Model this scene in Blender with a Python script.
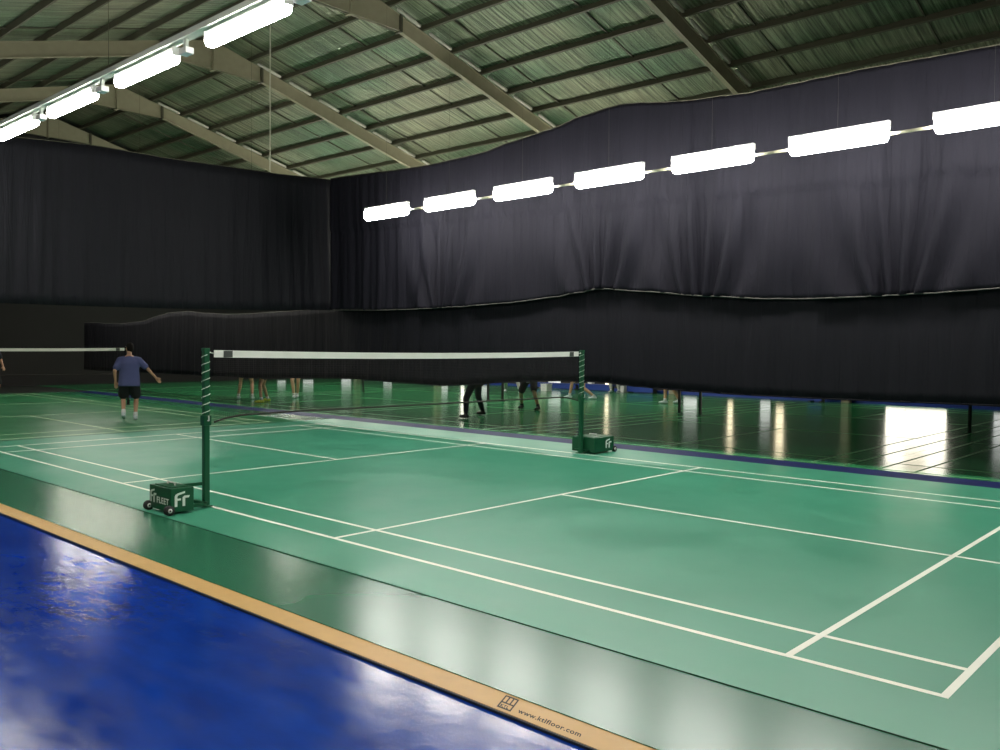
import bpy, bmesh, math, random
from mathutils import Vector, Matrix, Quaternion
R = math.radians
random.seed(7)
scene = bpy.context.scene
COL = scene.collection
for o in list(bpy.data.objects):
    bpy.data.objects.remove(o)

# ------------------------------------------------------------------ camera
cd = bpy.data.cameras.new('camera'); cam = bpy.data.objects.new('camera', cd); COL.objects.link(cam)
cd.sensor_width = 36.0; cd.lens = 861.03 * 36.0 / 1000.0; cd.clip_start = 0.05; cd.clip_end = 200
YAW, PITCH, ROLL = -0.741453, -0.0329212, 0.00975227
fw = Vector((math.sin(YAW) * math.cos(PITCH), math.cos(YAW) * math.cos(PITCH), math.sin(PITCH)))
rt = Vector((math.cos(YAW), -math.sin(YAW), 0)); up = rt.cross(fw)
rt2 = rt * math.cos(ROLL) + up * math.sin(ROLL); up2 = -rt * math.sin(ROLL) + up * math.cos(ROLL)
M = Matrix((rt2, up2, -fw)).transposed().to_4x4(); M.translation = Vector((7.81494, -7.35469, 1.60633))
cam.matrix_world = M
scene.camera = cam

# ------------------------------------------------------------------ world, exposure
w = bpy.data.worlds.new('world'); scene.world = w; w.use_nodes = True
bg = w.node_tree.nodes['Background']; bg.inputs[0].default_value = (0.6, 0.7, 0.9, 1); bg.inputs[1].default_value = 0.02
vs = scene.view_settings
vs.view_transform = 'Standard'; vs.look = 'None'; vs.gamma = 1.0; vs.use_curve_mapping = False
vs.exposure = 0.2
LAMP = 58.0          # radiance of the main fluorescent diffusers
LAMP_FAR = 55.0      # older, dimmer lamps over the other courts

# ------------------------------------------------------------------ materials
def nodes(name):
    m = bpy.data.materials.new(name); m.use_nodes = True
    return m, m.node_tree.nodes, m.node_tree.links, m.node_tree.nodes['Principled BSDF']
MATS = {}
def plain(name, col, rough=0.5, metal=0.0, spec=0.5, var=0.12, scale=6.0, bump=0.0, bscale=60.0):
    """procedural paint/plastic/cloth: base colour broken up by noise"""
    m, n, l, p = nodes(name)
    tc = n.new('ShaderNodeTexCoord'); nz = n.new('ShaderNodeTexNoise')
    nz.inputs['Scale'].default_value = scale; nz.inputs['Detail'].default_value = 4
    l.new(tc.outputs['Object'], nz.inputs['Vector'])
    mx = n.new('ShaderNodeMix'); mx.data_type = 'RGBA'
    mx.inputs[6].default_value = tuple(c * (1 - var) for c in col) + (1,)
    mx.inputs[7].default_value = tuple(min(1, c * (1 + var)) for c in col) + (1,)
    l.new(nz.outputs['Fac'], mx.inputs[0]); l.new(mx.outputs[2], p.inputs['Base Color'])
    p.inputs['Roughness'].default_value = rough; p.inputs['Metallic'].default_value = metal
    p.inputs['Specular IOR Level'].default_value = spec
    if bump:
        n2 = n.new('ShaderNodeTexNoise'); n2.inputs['Scale'].default_value = bscale
        l.new(tc.outputs['Object'], n2.inputs['Vector'])
        b = n.new('ShaderNodeBump'); b.inputs['Strength'].default_value = bump; b.inputs['Distance'].default_value = 0.02
        l.new(n2.outputs['Fac'], b.inputs['Height']); l.new(b.outputs[0], p.inputs['Normal'])
    MATS[name] = m
    return m
def emit(name, col, strength):
    m, n, l, p = nodes(name)
    p.inputs['Base Color'].default_value = (0.8, 0.8, 0.8, 1)
    p.inputs['Emission Color'].default_value = tuple(col) + (1,); p.inputs['Emission Strength'].default_value = strength
    MATS[name] = m
    return m
def mat_floor_blue():
    m, n, l, p = nodes('blue_floor_paint')
    tc = n.new('ShaderNodeTexCoord'); mp = n.new('ShaderNodeMapping'); mp.inputs['Scale'].default_value = (0.7, 1.6, 1)
    l.new(tc.outputs['Object'], mp.inputs[0])
    a = n.new('ShaderNodeTexNoise'); a.inputs['Scale'].default_value = 1.6; a.inputs['Detail'].default_value = 5; a.inputs['Roughness'].default_value = 0.6
    l.new(mp.outputs[0], a.inputs['Vector'])
    cr = n.new('ShaderNodeValToRGB'); cr.color_ramp.elements[0].position = 0.35; cr.color_ramp.elements[1].position = 0.72
    cr.color_ramp.elements[0].color = (0.002, 0.024, 0.21, 1); cr.color_ramp.elements[1].color = (0.005, 0.045, 0.33, 1)
    e = cr.color_ramp.elements.new(0.85); e.color = (0.05, 0.11, 0.42, 1)
    l.new(a.outputs['Fac'], cr.inputs[0]); l.new(cr.outputs[0], p.inputs['Base Color'])
    b = n.new('ShaderNodeTexNoise'); b.inputs['Scale'].default_value = 5; b.inputs['Detail'].default_value = 7; b.inputs['Roughness'].default_value = 0.7
    l.new(mp.outputs[0], b.inputs['Vector'])
    mr = n.new('ShaderNodeMapRange'); mr.inputs[1].default_value = 0.3; mr.inputs[2].default_value = 0.75; mr.inputs[3].default_value = 0.12; mr.inputs[4].default_value = 0.205; 
    sp = n.new('ShaderNodeMapRange'); sp.inputs[1].default_value = 0.36; sp.inputs[2].default_value = 0.62; sp.inputs[3].default_value = 0.12; sp.inputs[4].default_value = 0.62
    l.new(b.outputs['Fac'], sp.inputs[0]); l.new(sp.outputs[0], p.inputs['Specular IOR Level'])
    l.new(b.outputs['Fac'], mr.inputs[0]); l.new(mr.outputs[0], p.inputs['Roughness'])
    c = n.new('ShaderNodeTexNoise'); c.inputs['Scale'].default_value = 7; c.inputs['Detail'].default_value = 8; c.inputs['Roughness'].default_value = 0.65
    l.new(tc.outputs['Object'], c.inputs['Vector'])
    bp = n.new('ShaderNodeBump'); bp.inputs['Strength'].default_value = 0.16; bp.inputs['Distance'].default_value = 0.012
    l.new(c.outputs['Fac'], bp.inputs['Height']); l.new(bp.outputs[0], p.inputs['Normal'])
    return m
def mat_mat(name, c0, c1, rough, spec=0.5, bump=0.05, scale=(1, 1, 1), spread=0.15):
    """rolled PVC court covering"""
    m, n, l, p = nodes(name)
    tc = n.new('ShaderNodeTexCoord'); mp = n.new('ShaderNodeMapping'); mp.inputs['Scale'].default_value = scale
    l.new(tc.outputs['Object'], mp.inputs[0])
    a = n.new('ShaderNodeTexNoise'); a.inputs['Scale'].default_value = 0.9; a.inputs['Detail'].default_value = 6
    l.new(mp.outputs[0], a.inputs['Vector'])
    mx = n.new('ShaderNodeMix'); mx.data_type = 'RGBA'; mx.inputs[6].default_value = c0 + (1,); mx.inputs[7].default_value = c1 + (1,)
    l.new(a.outputs['Fac'], mx.inputs[0]); l.new(mx.outputs[2], p.inputs['Base Color'])
    mr = n.new('ShaderNodeMapRange'); mr.inputs[1].default_value = 0.3; mr.inputs[2].default_value = 0.7
    mr.inputs[3].default_value = rough * (1 - spread); mr.inputs[4].default_value = rough * (1 + spread)
    l.new(a.outputs['Fac'], mr.inputs[0]); l.new(mr.outputs[0], p.inputs['Roughness'])
    p.inputs['Specular IOR Level'].default_value = spec
    b = n.new('ShaderNodeTexNoise'); b.inputs['Scale'].default_value = 3.0; b.inputs['Detail'].default_value = 3
    l.new(tc.outputs['Object'], b.inputs['Vector'])
    bp = n.new('ShaderNodeBump'); bp.inputs['Strength'].default_value = bump; bp.inputs['Distance'].default_value = 0.02
    l.new(b.outputs['Fac'], bp.inputs['Height']); l.new(bp.outputs[0], p.inputs['Normal'])
    MATS[name] = m
    return m
def mat_foil():
    """crinkled silver insulation foil, ribs running down the slope, faint green cast in places"""
    m, n, l, p = nodes('roof_foil')
    ge = n.new('ShaderNodeNewGeometry')
    mp = n.new('ShaderNodeMapping'); mp.inputs['Scale'].default_value = (9.0, 0.22, 0.22)
    l.new(ge.outputs['Position'], mp.inputs[0])
    a = n.new('ShaderNodeTexNoise'); a.inputs['Scale'].default_value = 2.2; a.inputs['Detail'].default_value = 6; a.inputs['Roughness'].default_value = 0.62; a.inputs['Distortion'].default_value = 0.0
    l.new(mp.outputs[0], a.inputs['Vector'])
    g = n.new('ShaderNodeTexNoise'); g.inputs['Scale'].default_value = 0.33; g.inputs['Detail'].default_value = 3
    l.new(ge.outputs['Position'], g.inputs['Vector'])
    cr = n.new('ShaderNodeValToRGB')
    cr.color_ramp.elements[0].position = 0.35; cr.color_ramp.elements[0].color = (0.17, 0.29, 0.17, 1)
    cr.color_ramp.elements[1].position = 0.65; cr.color_ramp.elements[1].color = (0.46, 0.47, 0.32, 1)
    l.new(g.outputs['Fac'], cr.inputs[0])
    st = n.new('ShaderNodeValToRGB'); st.color_ramp.elements[0].position = 0.38; st.color_ramp.elements[0].color = (0.22, 0.23, 0.22, 1); st.color_ramp.elements[1].position = 0.66; st.color_ramp.elements[1].color = (1, 1, 1, 1)
    l.new(a.outputs['Fac'], st.inputs[0])  # crinkle highlights and shade put into the colour as streaks
    mx = n.new('ShaderNodeMix'); mx.data_type = 'RGBA'; mx.blend_type = 'MULTIPLY'; mx.inputs[0].default_value = 1.0
    l.new(cr.outputs[0], mx.inputs[6]); l.new(st.outputs[0], mx.inputs[7]); l.new(mx.outputs[2], p.inputs['Base Color'])
    p.inputs['Metallic'].default_value = 0.5; p.inputs['Roughness'].default_value = 0.34
    bp = n.new('ShaderNodeBump'); bp.inputs['Strength'].default_value = 0.8; bp.inputs['Distance'].default_value = 0.06
    l.new(a.outputs['Fac'], bp.inputs['Height']); l.new(bp.outputs[0], p.inputs['Normal'])
    MATS['foil'] = m
    return m
MATS['blue_floor'] = mat_floor_blue()
mat_mat('court_green', (0.040, 0.250, 0.145), (0.056, 0.305, 0.185), 0.38, 0.42)
mat_mat('apron_green', (0.018, 0.125, 0.064), (0.024, 0.150, 0.078), 0.25, 0.34, 0.0, (0.5, 2, 1), 0.0)
mat_mat('court_green_dim', (0.022, 0.170, 0.065), (0.032, 0.205, 0.085), 0.34, 0.30, 0.0)  # weaker light beyond the end curtain is put into this darker green
mat_mat('hall_green', (0.022, 0.200, 0.070), (0.034, 0.250, 0.095), 0.17, 0.22, 0.0)
mat_foil()
plain('tan', (0.56, 0.34, 0.11), 0.45, var=0.1, scale=9)
plain('line_white', (0.86, 0.87, 0.75), 0.5, var=0.04)
plain('line_pale', (0.58, 0.74, 0.48), 0.5, var=0.1)
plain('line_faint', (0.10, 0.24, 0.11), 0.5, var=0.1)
plain('navy_strip', (0.010, 0.016, 0.085), 0.55, spec=0.12, var=0.2, scale=3)
plain('ink', (0.02, 0.018, 0.01), 0.6)
plain('edge_dark', (0.006, 0.012, 0.02), 0.6)
plain('edge_green', (0.006, 0.045, 0.022), 0.6)
def mat_curtain(name, col, spec):
    m, n, l, p = nodes(name)
    tc = n.new('ShaderNodeTexCoord'); mp = n.new('ShaderNodeMapping'); mp.inputs['Scale'].default_value = (7, 7, 0.55)
    l.new(tc.outputs['Object'], mp.inputs[0])
    a = n.new('ShaderNodeTexNoise'); a.inputs['Scale'].default_value = 1.3; a.inputs['Detail'].default_value = 4; a.inputs['Distortion'].default_value = 0.6
    l.new(mp.outputs[0], a.inputs['Vector'])
    mx = n.new('ShaderNodeMix'); mx.data_type = 'RGBA'
    mx.inputs[6].default_value = tuple(c * .8 for c in col) + (1,); mx.inputs[7].default_value = tuple(c * 1.2 for c in col) + (1,)
    l.new(a.outputs['Fac'], mx.inputs[0]); l.new(mx.outputs[2], p.inputs['Base Color'])
    p.inputs['Roughness'].default_value = 0.7; p.inputs['Specular IOR Level'].default_value = spec
    bp = n.new('ShaderNodeBump'); bp.inputs['Strength'].default_value = 0.7; bp.inputs['Distance'].default_value = 0.05
    l.new(a.outputs['Fac'], bp.inputs['Height']); l.new(bp.outputs[0], p.inputs['Normal'])
    MATS[name] = m
mat_curtain('curtain_upper', (0.0094, 0.0090, 0.0132), 0.08)
mat_curtain('curtain_lower', (0.0080, 0.0080, 0.0105), 0.08)
mat_curtain('curtain_end', (0.0090, 0.0090, 0.0125), 0.18)
plain('hem', (0.06, 0.058, 0.05), 0.7, var=0.3)
plain('steel', (0.34, 0.31, 0.21), 0.55, var=0.12)
plain('purlin', (0.075, 0.072, 0.045), 0.6, var=0.15)
plain('foil_pale', (0.62, 0.60, 0.52), 0.4, metal=0.2, var=0.15, bump=.4, bscale=25)
plain('roof_sheet', (0.10, 0.11, 0.10), 0.6)
plain('post_green', (0.010, 0.080, 0.035), 0.28, var=0.1)
plain('post_black', (0.012, 0.013, 0.013), 0.4)
plain('print_white', (0.78, 0.82, 0.76), 0.5, var=0.03)
plain('rubber', (0.012, 0.012, 0.012), 0.7)
plain('hub', (0.55, 0.55, 0.52), 0.4)
plain('net_cord', (0.020, 0.015, 0.012), 0.8)
plain('tape_white', (0.80, 0.79, 0.74), 0.7, var=0.05)
plain('tape_label', (0.05, 0.055, 0.05), 0.6)
plain('cord_white', (0.55, 0.62, 0.52), 0.6)
plain('housing', (0.88, 0.88, 0.84), 0.4, var=0.05)
plain('rail', (0.30, 0.29, 0.20), 0.45, var=0.08)
plain('rail_grey', (0.55, 0.60, 0.52), 0.5, var=0.08)
plain('wire', (0.55, 0.53, 0.42), 0.5)
plain('wall_dark', (0.0085, 0.008, 0.0075), 0.8, var=0.2, scale=1.5)
plain('wall_grey', (0.045, 0.045, 0.045), 0.8, var=0.15, scale=1.5)
plain('blue_board', (0.015, 0.05, 0.30), 0.45)
plain('concrete', (0.028, 0.034, 0.03), 0.6, var=0.25, scale=2)
plain('frame_dark', (0.03, 0.03, 0.03), 0.5)
plain('plastic_white', (0.75, 0.76, 0.74), 0.45)
emit('lamp', (1.0, 0.98, 0.93), LAMP)
emit('lamp_far', (1.0, 0.95, 0.84), LAMP_FAR)
emit('daylight', (1.0, 0.93, 0.78), 3.2)
emit('daylight_tan', (1.0, 0.78, 0.45), 0.9)
emit('lamp_hall', (1.0, 0.96, 0.86), 85.0)
emit('daylight_dim', (0.95, 0.97, 0.95), 0.85)
emit('daylight_warm', (1.0, 0.82, 0.52), 2.2)

# ------------------------------------------------------------------ mesh helpers
class MB:
    def __init__(s): s.v = []; s.f = []
    def quad(s, a, b, c, d):
        i = len(s.v); s.v += [a, b, c, d]; s.f.append((i, i + 1, i + 2, i + 3)); return s
    def box(s, x0, x1, y0, y1, z0, z1):
        i = len(s.v)
        s.v += [(x0, y0, z0), (x1, y0, z0), (x1, y1, z0), (x0, y1, z0), (x0, y0, z1), (x1, y0, z1), (x1, y1, z1), (x0, y1, z1)]
        for f in ((0, 3, 2, 1), (4, 5, 6, 7), (0, 1, 5, 4), (1, 2, 6, 5), (2, 3, 7, 6), (3, 0, 4, 7)):
            s.f.append(tuple(i + k for k in f))
        return s
    def tube(s, pts, r, n=8, caps=True):
        """round tube through pts; r a number or a list"""
        pts = [Vector(p) for p in pts]
        rr = r if isinstance(r, (list, tuple)) else [r] * len(pts)
        t = (pts[1] - pts[0]).normalized()
        a = t.orthogonal().normalized(); base = len(s.v)
        for k, p in enumerate(pts):
            t2 = (pts[min(k + 1, len(pts) - 1)] - pts[max(k - 1, 0)]).normalized()
            a = (a - t2 * a.dot(t2)).normalized(); b = t2.cross(a)
            for j in range(n):
                th = 2 * math.pi * j / n
                s.v.append(tuple(p + (a * math.cos(th) + b * math.sin(th)) * rr[k]))
        for k in range(len(pts) - 1):
            for j in range(n):
                q = base + k * n
                s.f.append((q + j, q + (j + 1) % n, q + n + (j + 1) % n, q + n + j))
        if caps:
            s.f.append(tuple(base + j for j in reversed(range(n))))
            q = base + (len(pts) - 1) * n
            s.f.append(tuple(q + j for j in range(n)))
        return s
    def prism(s, poly, axis, a0, a1):
        """extrude polygon; axis 'x' -> poly in (y,z), 'y' -> (x,z), 'z' -> (x,y)"""
        def P(u, v, t): return {'x': (t, u, v), 'y': (u, t, v), 'z': (u, v, t)}[axis]
        i = len(s.v); n = len(poly)
        s.v += [P(u, v, a0) for u, v in poly] + [P(u, v, a1) for u, v in poly]
        s.f.append(tuple(i + k for k in range(n))); s.f.append(tuple(i + n + k for k in reversed(range(n))))
        for k in range(n):
            s.f.append((i + k, i + n + k, i + n + (k + 1) % n, i + (k + 1) % n))
        return s
    def ell(s, c, r, nu=12, nv=8):
        i = len(s.v); c = Vector(c)
        for a in range(nv + 1):
            ph = math.pi * a / nv
            for b in range(nu):
                th = 2 * math.pi * b / nu
                s.v.append((c.x + r[0] * math.sin(ph) * math.cos(th), c.y + r[1] * math.sin(ph) * math.sin(th), c.z + r[2] * math.cos(ph)))
        for a in range(nv):
            for b in range(nu):
                s.f.append((i + a * nu + b, i + a * nu + (b + 1) % nu, i + (a + 1) * nu + (b + 1) % nu, i + (a + 1) * nu + b))
        return s
    def mesh(s, name, fix=True):
        me = bpy.data.meshes.new(name); me.from_pydata(s.v, [], s.f)
        if fix:
            bm = bmesh.new(); bm.from_mesh(me); bmesh.ops.recalc_face_normals(bm, faces=bm.faces); bm.to_mesh(me); bm.free()
        me.update()
        return me
    def build(s, name, mat, parent=None, smooth=False, bevel=0):
        me = s.mesh(name)
        if bevel:
            bm = bmesh.new(); bm.from_mesh(me)
            bmesh.ops.bevel(bm, geom=list(bm.edges), offset=bevel, segments=2, affect='EDGES', profile=0.6)
            bm.to_mesh(me); bm.free()
        return link(name, me, mat, parent, smooth)
def link(name, me, mat, parent=None, smooth=False):
    if mat is not None and len(me.materials) == 0:
        me.materials.append(MATS[mat] if isinstance(mat, str) else mat)
    if smooth:
        me.polygons.foreach_set('use_smooth', [True] * len(me.polygons)); me.update()
    o = bpy.data.objects.new(name, me); COL.objects.link(o)
    if parent is not None: o.parent = parent
    return o
def empty(name, loc=(0, 0, 0), rz=0.0):
    o = bpy.data.objects.new(name, None); COL.objects.link(o)
    o.location = loc; o.rotation_euler = (0, 0, rz); o.empty_display_size = 0.1
    return o
def tag(o, label=None, cat=None, group=None, kind=None):
    if label: o['label'] = label
    if cat: o['category'] = cat
    if group: o['group'] = group
    if kind: o['kind'] = kind
    return o
def copy_tree(o, parent=None):
    c = o.copy(); COL.objects.link(c); c.parent = parent
    for ch in [k for k in bpy.data.objects if k.parent == o]:
        copy_tree(ch, c)
    return c
def text_mesh(body, size, depth=0.0, bold=0.0):
    cu = bpy.data.curves.new('text', 'FONT'); cu.body = body; cu.size = size; cu.extrude = depth; cu.offset = bold; cu.space_character = 1.0 + bold * 110; cu.resolution_u = 3
    ob = bpy.data.objects.new('text', cu); COL.objects.link(ob)
    bpy.context.view_layer.update()
    me = bpy.data.meshes.new_from_object(ob.evaluated_get(bpy.context.evaluated_depsgraph_get()))
    bpy.data.objects.remove(ob); bpy.data.curves.remove(cu)
    return me
def lerp(tab, x):
    if x <= tab[0][0]: return tab[0][1]
    for (a, b), (c, d) in zip(tab, tab[1:]):
        if x <= c:
            t = (x - a) / (c - a); t = t * t * (3 - 2 * t) * 0.5 + t * 0.5
            return b + (d - b) * t
    return tab[-1][1]

# ------------------------------------------------------------------ building shell
X0, X1, Y0, Y1, RY = -26.7, 14.0, -9.6, 19.6, 5.0
ZF = -0.024                       # painted slab; the green coverings lie on top
SL = 0.269                        # roof slope
def roof_z(y): return 10.19 - SL * abs(y - RY)
tag(MB().box(X0 - .2, X1 + .2, Y0 - .2, Y1 + .2, -0.2, ZF).build('floor', 'blue_floor'), 'blue painted glossy floor slab', kind='structure')
MB().box(X0, -21.7, Y0, 4.66, ZF, ZF + 0.004).build('bare_floor', 'concrete', bpy.data.objects['floor'])
MB().box(-21.6, X1, 4.035, 4.655, ZF, -.011).build('gap_strip', 'navy_strip', bpy.data.objects['floor'])
def wall(name, mb, mat): return tag(mb.build(name, mat), kind='structure')
wfar = wall('wall_far', MB().box(X0, X1, Y1, Y1 + .2, ZF, roof_z(Y1)), 'wall_grey')
wall('wall_near', MB().box(X0, X1, Y0 - .2, Y0, ZF, roof_z(Y0)), 'wall_grey')
gable = [(Y0, ZF), (Y1, ZF), (Y1, roof_z(Y1)), (RY, roof_z(RY)), (Y0, roof_z(Y0))]
wleft = wall('wall_left', MB().prism(gable, 'x', X0 - .2, X0), 'wall_dark')
wall('wall_right', MB().prism(gable, 'x', X1, X1 + .2), 'wall_grey')
tag(MB().box(X0, X1, Y1 - .03, Y1, ZF, 0.07).build('baseboard_far', 'blue_board'), kind='structure')

# roof: two slopes, each a sheet with foil panels, purlins and sag rods as parts
foil_meshes = []
PW, PD = 3.16, 1.06 * math.sqrt(1 + SL * SL)
for k in range(4):
    rnd = random.Random(k); b = MB(); nx, ny = 8, 4
    ph = rnd.random() * 6
    for j in range(ny + 1):
        for i in range(nx + 1):
            u, v = i / nx, j / ny
            z = -0.022 * math.sin(math.pi * v) * (0.8 + 0.4 * math.sin(ph + 5 * u)) - 0.012 * math.sin(ph + 23 * u + 3 * v)
            b.v.append(((u - .5) * (PW - .045), (v - .5) * (PD - 0.01), z))
    for j in range(ny):
        for i in range(nx):
            q = j * (nx + 1) + i
            b.f.append((q, q + nx + 1, q + nx + 2, q + 1))
    me = b.mesh('foil_panel', fix=False); me.materials.append(MATS['foil'])
    me.polygons.foreach_set('use_smooth', [True] * len(me.polygons)); foil_meshes.append(me)
for side in (1, -1):
    yend = Y1 if side > 0 else Y0
    rows = int(abs(yend - RY) / 1.06) + 1
    pts = [(RY, roof_z(RY)), (yend + side * .4, roof_z(yend + side * .4))]
    sheet = MB().prism([pts[0], pts[1], (pts[1][0], pts[1][1] + .06), (pts[0][0], pts[0][1] + .06)], 'x', X0 - .3, X1 + .3).build('ceiling', 'roof_sheet')
    tag(sheet, kind='structure')
    ang = -math.atan(SL) * side
    pm = MB().box(X0, X1, -.03, .03, -.075, .09).mesh('purlin'); pm.materials.append(MATS['purlin'])
    sm = MB().box(-.018, .018, -PD / 2, PD / 2, -.012, .012).mesh('sag_rod'); sm.materials.append(MATS['purlin'])
    for r_ in range(rows + 1):
        y = RY + side * (0.13 + r_ * 1.06)
        if (y - yend) * side > 0: continue
        p = link('purlin', pm, None, sheet); p.location = (0, y, roof_z(y) - .1); p.rotation_euler = (ang, 0, 0)
        yc = y + side * .53
        if (yc - yend) * side > 0: continue
        xs = [-26.3 + 3.16 * k for k in range(13)]
        for k, xa in enumerate(xs):
            f = link('foil_panel', foil_meshes[(k * 3 + r_ * 5) % 4], None, sheet)
            f.location = (xa + PW / 2 + .03, yc, roof_z(yc) - .035); f.rotation_euler = (ang, 0, 0)
            if k and (side > 0 or r_ < 8):
                s = link('sag_rod', sm, None, sheet); s.location = (xa + .03, yc, roof_z(yc) - .075); s.rotation_euler = (ang, 0, 0)

# rolled foil edges lying on the rafters between the purlins
roll = MB().tube([(0, -.40, 0), (0, -.36, 0), (0, .36, 0), (0, .40, 0)], [.015, .042, .042, .015], 8).mesh('foil_roll'); roll.materials.append(MATS['foil_pale'])
roll.polygons.foreach_set('use_smooth', [True] * len(roll.polygons))
south = [o for o in bpy.data.objects if o.name.startswith('ceiling')][0]
for xr in (-20.5, -14.4, -8.3, -2.2, 3.9):
    for r_ in range(1, 12):
        y = RY + .13 + 1.06 * (r_ + .5)
        o = link('foil_roll', roll, None, south); o.location = (xr + .12, y, roof_z(y) - .165); o.rotation_euler = (-math.atan(SL), 0, random.uniform(-.03, .03))
# portal frames: I-section rafters with a haunched apex and a bolted splice
def frame(x):
    root = empty('roof_frame', (x, RY, 0)); tag(root, kind='structure')
    for s in (1, -1):
        L = (Y1 - RY) if s > 0 else (RY - Y0)
        top = lambda d: 9.99 - SL * d
        bot = lambda d: 9.20 if d <= 1.5 else 9.20 - SL * (d - 1.5)
        ds = [0.0, 1.5, L]
        web = [(s * d, top(d)) for d in ds] + [(s * d, bot(d)) for d in reversed(ds)]
        b = MB().prism(web, 'x', -.035, .035)
        for fn, th in ((top, -.025), (bot, .025)):
            for a, c in ((0.0, 1.5), (1.5, L)):
                b.prism([(s * a, fn(a)), (s * c, fn(c)), (s * c, fn(c) + th), (s * a, fn(a) + th)], 'x', -.06, .06)
        rf = b.build('rafter', 'steel', root)
        MB().box(-.11, .11, s * 1.5 - .03, s * 1.5 + .03, bot(1.5) - .03, top(1.5) + .02).build('splice_plate', 'purlin', rf)
    MB().box(-.11, .11, -.03, .03, 9.17, 9.96).build('apex_plate', 'steel', root)
    for yy in (Y0 + .2, Y1 - .2):
        z = roof_z(yy) - .2
        MB().box(-.11, .11, yy - RY - .15, yy - RY + .15, ZF, z).build('column', 'steel', root)
    return root
for x in (-26.3, -20.5, -14.4, -8.3, -2.2, 3.9, 10.0): frame(x)

# lit windows and openings of the far hall
wn = [0]
def window(p0, p1, z0, z1, mat, wallname, bars=1):
    """p along the wall; on wall_far p = x, on wall_left p = y"""
    wn[0] += 1
    if wallname == 'far':
        B = lambda a, b, c, d, t0, t1: MB().box(a, b, Y1 - t1, Y1 - t0, c, d)
    else:
        B = lambda a, b, c, d, t0, t1: MB().box(X0 + t0, X0 + t1, a, b, c, d)
    pane_w = (p1 - p0) / bars
    fr = B(p0 - .04, p1 + .04, z0 - .04, z0, .0, .05)
    def add(a, b, c, d):
        i = len(fr.v); m = B(a, b, c, d, .0, .05); fr.v += m.v; fr.f += [tuple(i + k for k in f) for f in m.f]
    add(p0 - .04, p1 + .04, z1, z1 + .04); add(p0 - .04, p0, z0, z1); add(p1, p1 + .04, z0, z1)
    f = fr.build('window_%d' % wn[0], 'frame_dark'); tag(f, kind='structure')
    for k in range(bars):
        mt = mat[k] if isinstance(mat, (list, tuple)) else mat
        B(p0 + k * pane_w + .008, p0 + (k + 1) * pane_w - .008, z0, z1, .005, .03).build('pane', mt, f)
    return f
window(-1.09, 0.60, 0.12, 1.50, 'daylight', 'far', 3)
window(-1.09, 0.60, 1.58, 2.75, ['daylight', 'daylight_tan', 'daylight'], 'far', 3)
window(-6.28, -6.08, 0.25, 2.10, 'daylight_warm', 'far')
window(-4.55, -4.28, 0.35, 2.25, 'daylight_warm', 'far')
window(-5.10, -4.74, 0.12, 0.90, 'daylight_dim', 'far')
window(1.80, 2.60, 0.12, 1.30, 'daylight_dim', 'far')
window(-11.40, -11.22, 0.2, 2.05, 'daylight_warm', 'far')
window(-19.18, -18.95, 0.2, 2.2, 'daylight', 'far')
window(-24.5, -23.85, 0.15, 0.5, 'daylight_dim', 'far')
window(-20.55, -20.0, 0.15, 0.65, 'daylight_dim', 'far')
window(-18.0, -17.5, 0.12, 0.7, 'daylight_dim', 'far')
window(-14.2, -13.55, 0.15, 0.75, 'daylight_dim', 'far')
window(-8.0, -7.45, 0.15, 0.8, 'daylight_dim', 'far')
window(15.05, 15.5, 0.1, 0.4, 'daylight_dim', 'left')
window(16.45, 17.05, 0.1, 0.5, 'daylight_dim', 'left')
window(18.7, 19.3, 0.1, 0.7, 'daylight_dim', 'left')

# ------------------------------------------------------------------ floor coverings
def slab(name, x0, x1, y0, y1, z0, z1, mat): return MB().box(x0, x1, y0, y1, z0, z1).build(name, mat)
def court_lines(root, cx, cy, z, along='x', mat='line_white', single=2.585):
    """13.4 x 6.1 m badminton court, each line a strip of its own"""
    L = []
    for y in (3.03, single, -single, -3.03): L.append((-6.70, 6.70, y - .02, y + .02))
    L += [(1.98, 6.70, -.02, .02), (-6.70, -1.98, -.02, .02)]
    for x in (6.68, 5.92, 2.0, -2.0, -5.92, -6.68): L.append((x - .02, x + .02, -3.05, 3.05))
    for k, (a, b, c, d) in enumerate(L):
        h = .0010 if k < 6 else .0014
        if along == 'x': bx = (cx + a, cx + b, cy + c, cy + d)
        else: bx = (cx + c, cx + d, cy + a, cy + b)
        MB().box(*bx, z, z + h).build('court_line', mat, root)
apron = slab('apron_mat', -21.6, 9.5, -4.40, 4.03, ZF, -0.006, 'apron_green')
apron.data.transform(Matrix.Identity(4))
tag(apron, 'dark green glossy underlay mat showing as an apron along the near sideline', 'floor mat')
court = slab('court_mat', -7.52, 9.3, -3.60, 4.02, -0.006, 0.0, 'court_green')
tag(court, 'bright green court mat under the net with the two wheeled weight boxes', 'court mat')
court_lines(court, 0, 0, 0)
MB().box(-7.52, 9.3, -3.603, -3.600, -0.006, -0.001).build('mat_edge', 'edge_green', court)
lc = slab('court_mat', -21.6, -7.58, -3.60, 3.35, -0.006, -0.002, 'court_green_dim')
tag(lc, 'darker green court mat beyond the hanging end curtain, man in blue shirt on it', 'court mat')
court_lines(lc, -14.45, -0.44, -0.002, mat='line_pale', single=2.57)
MB().box(-7.58, -7.55, -3.6, 3.35, -0.006, -0.003).build('mat_edge', 'edge_dark', lc)
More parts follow.
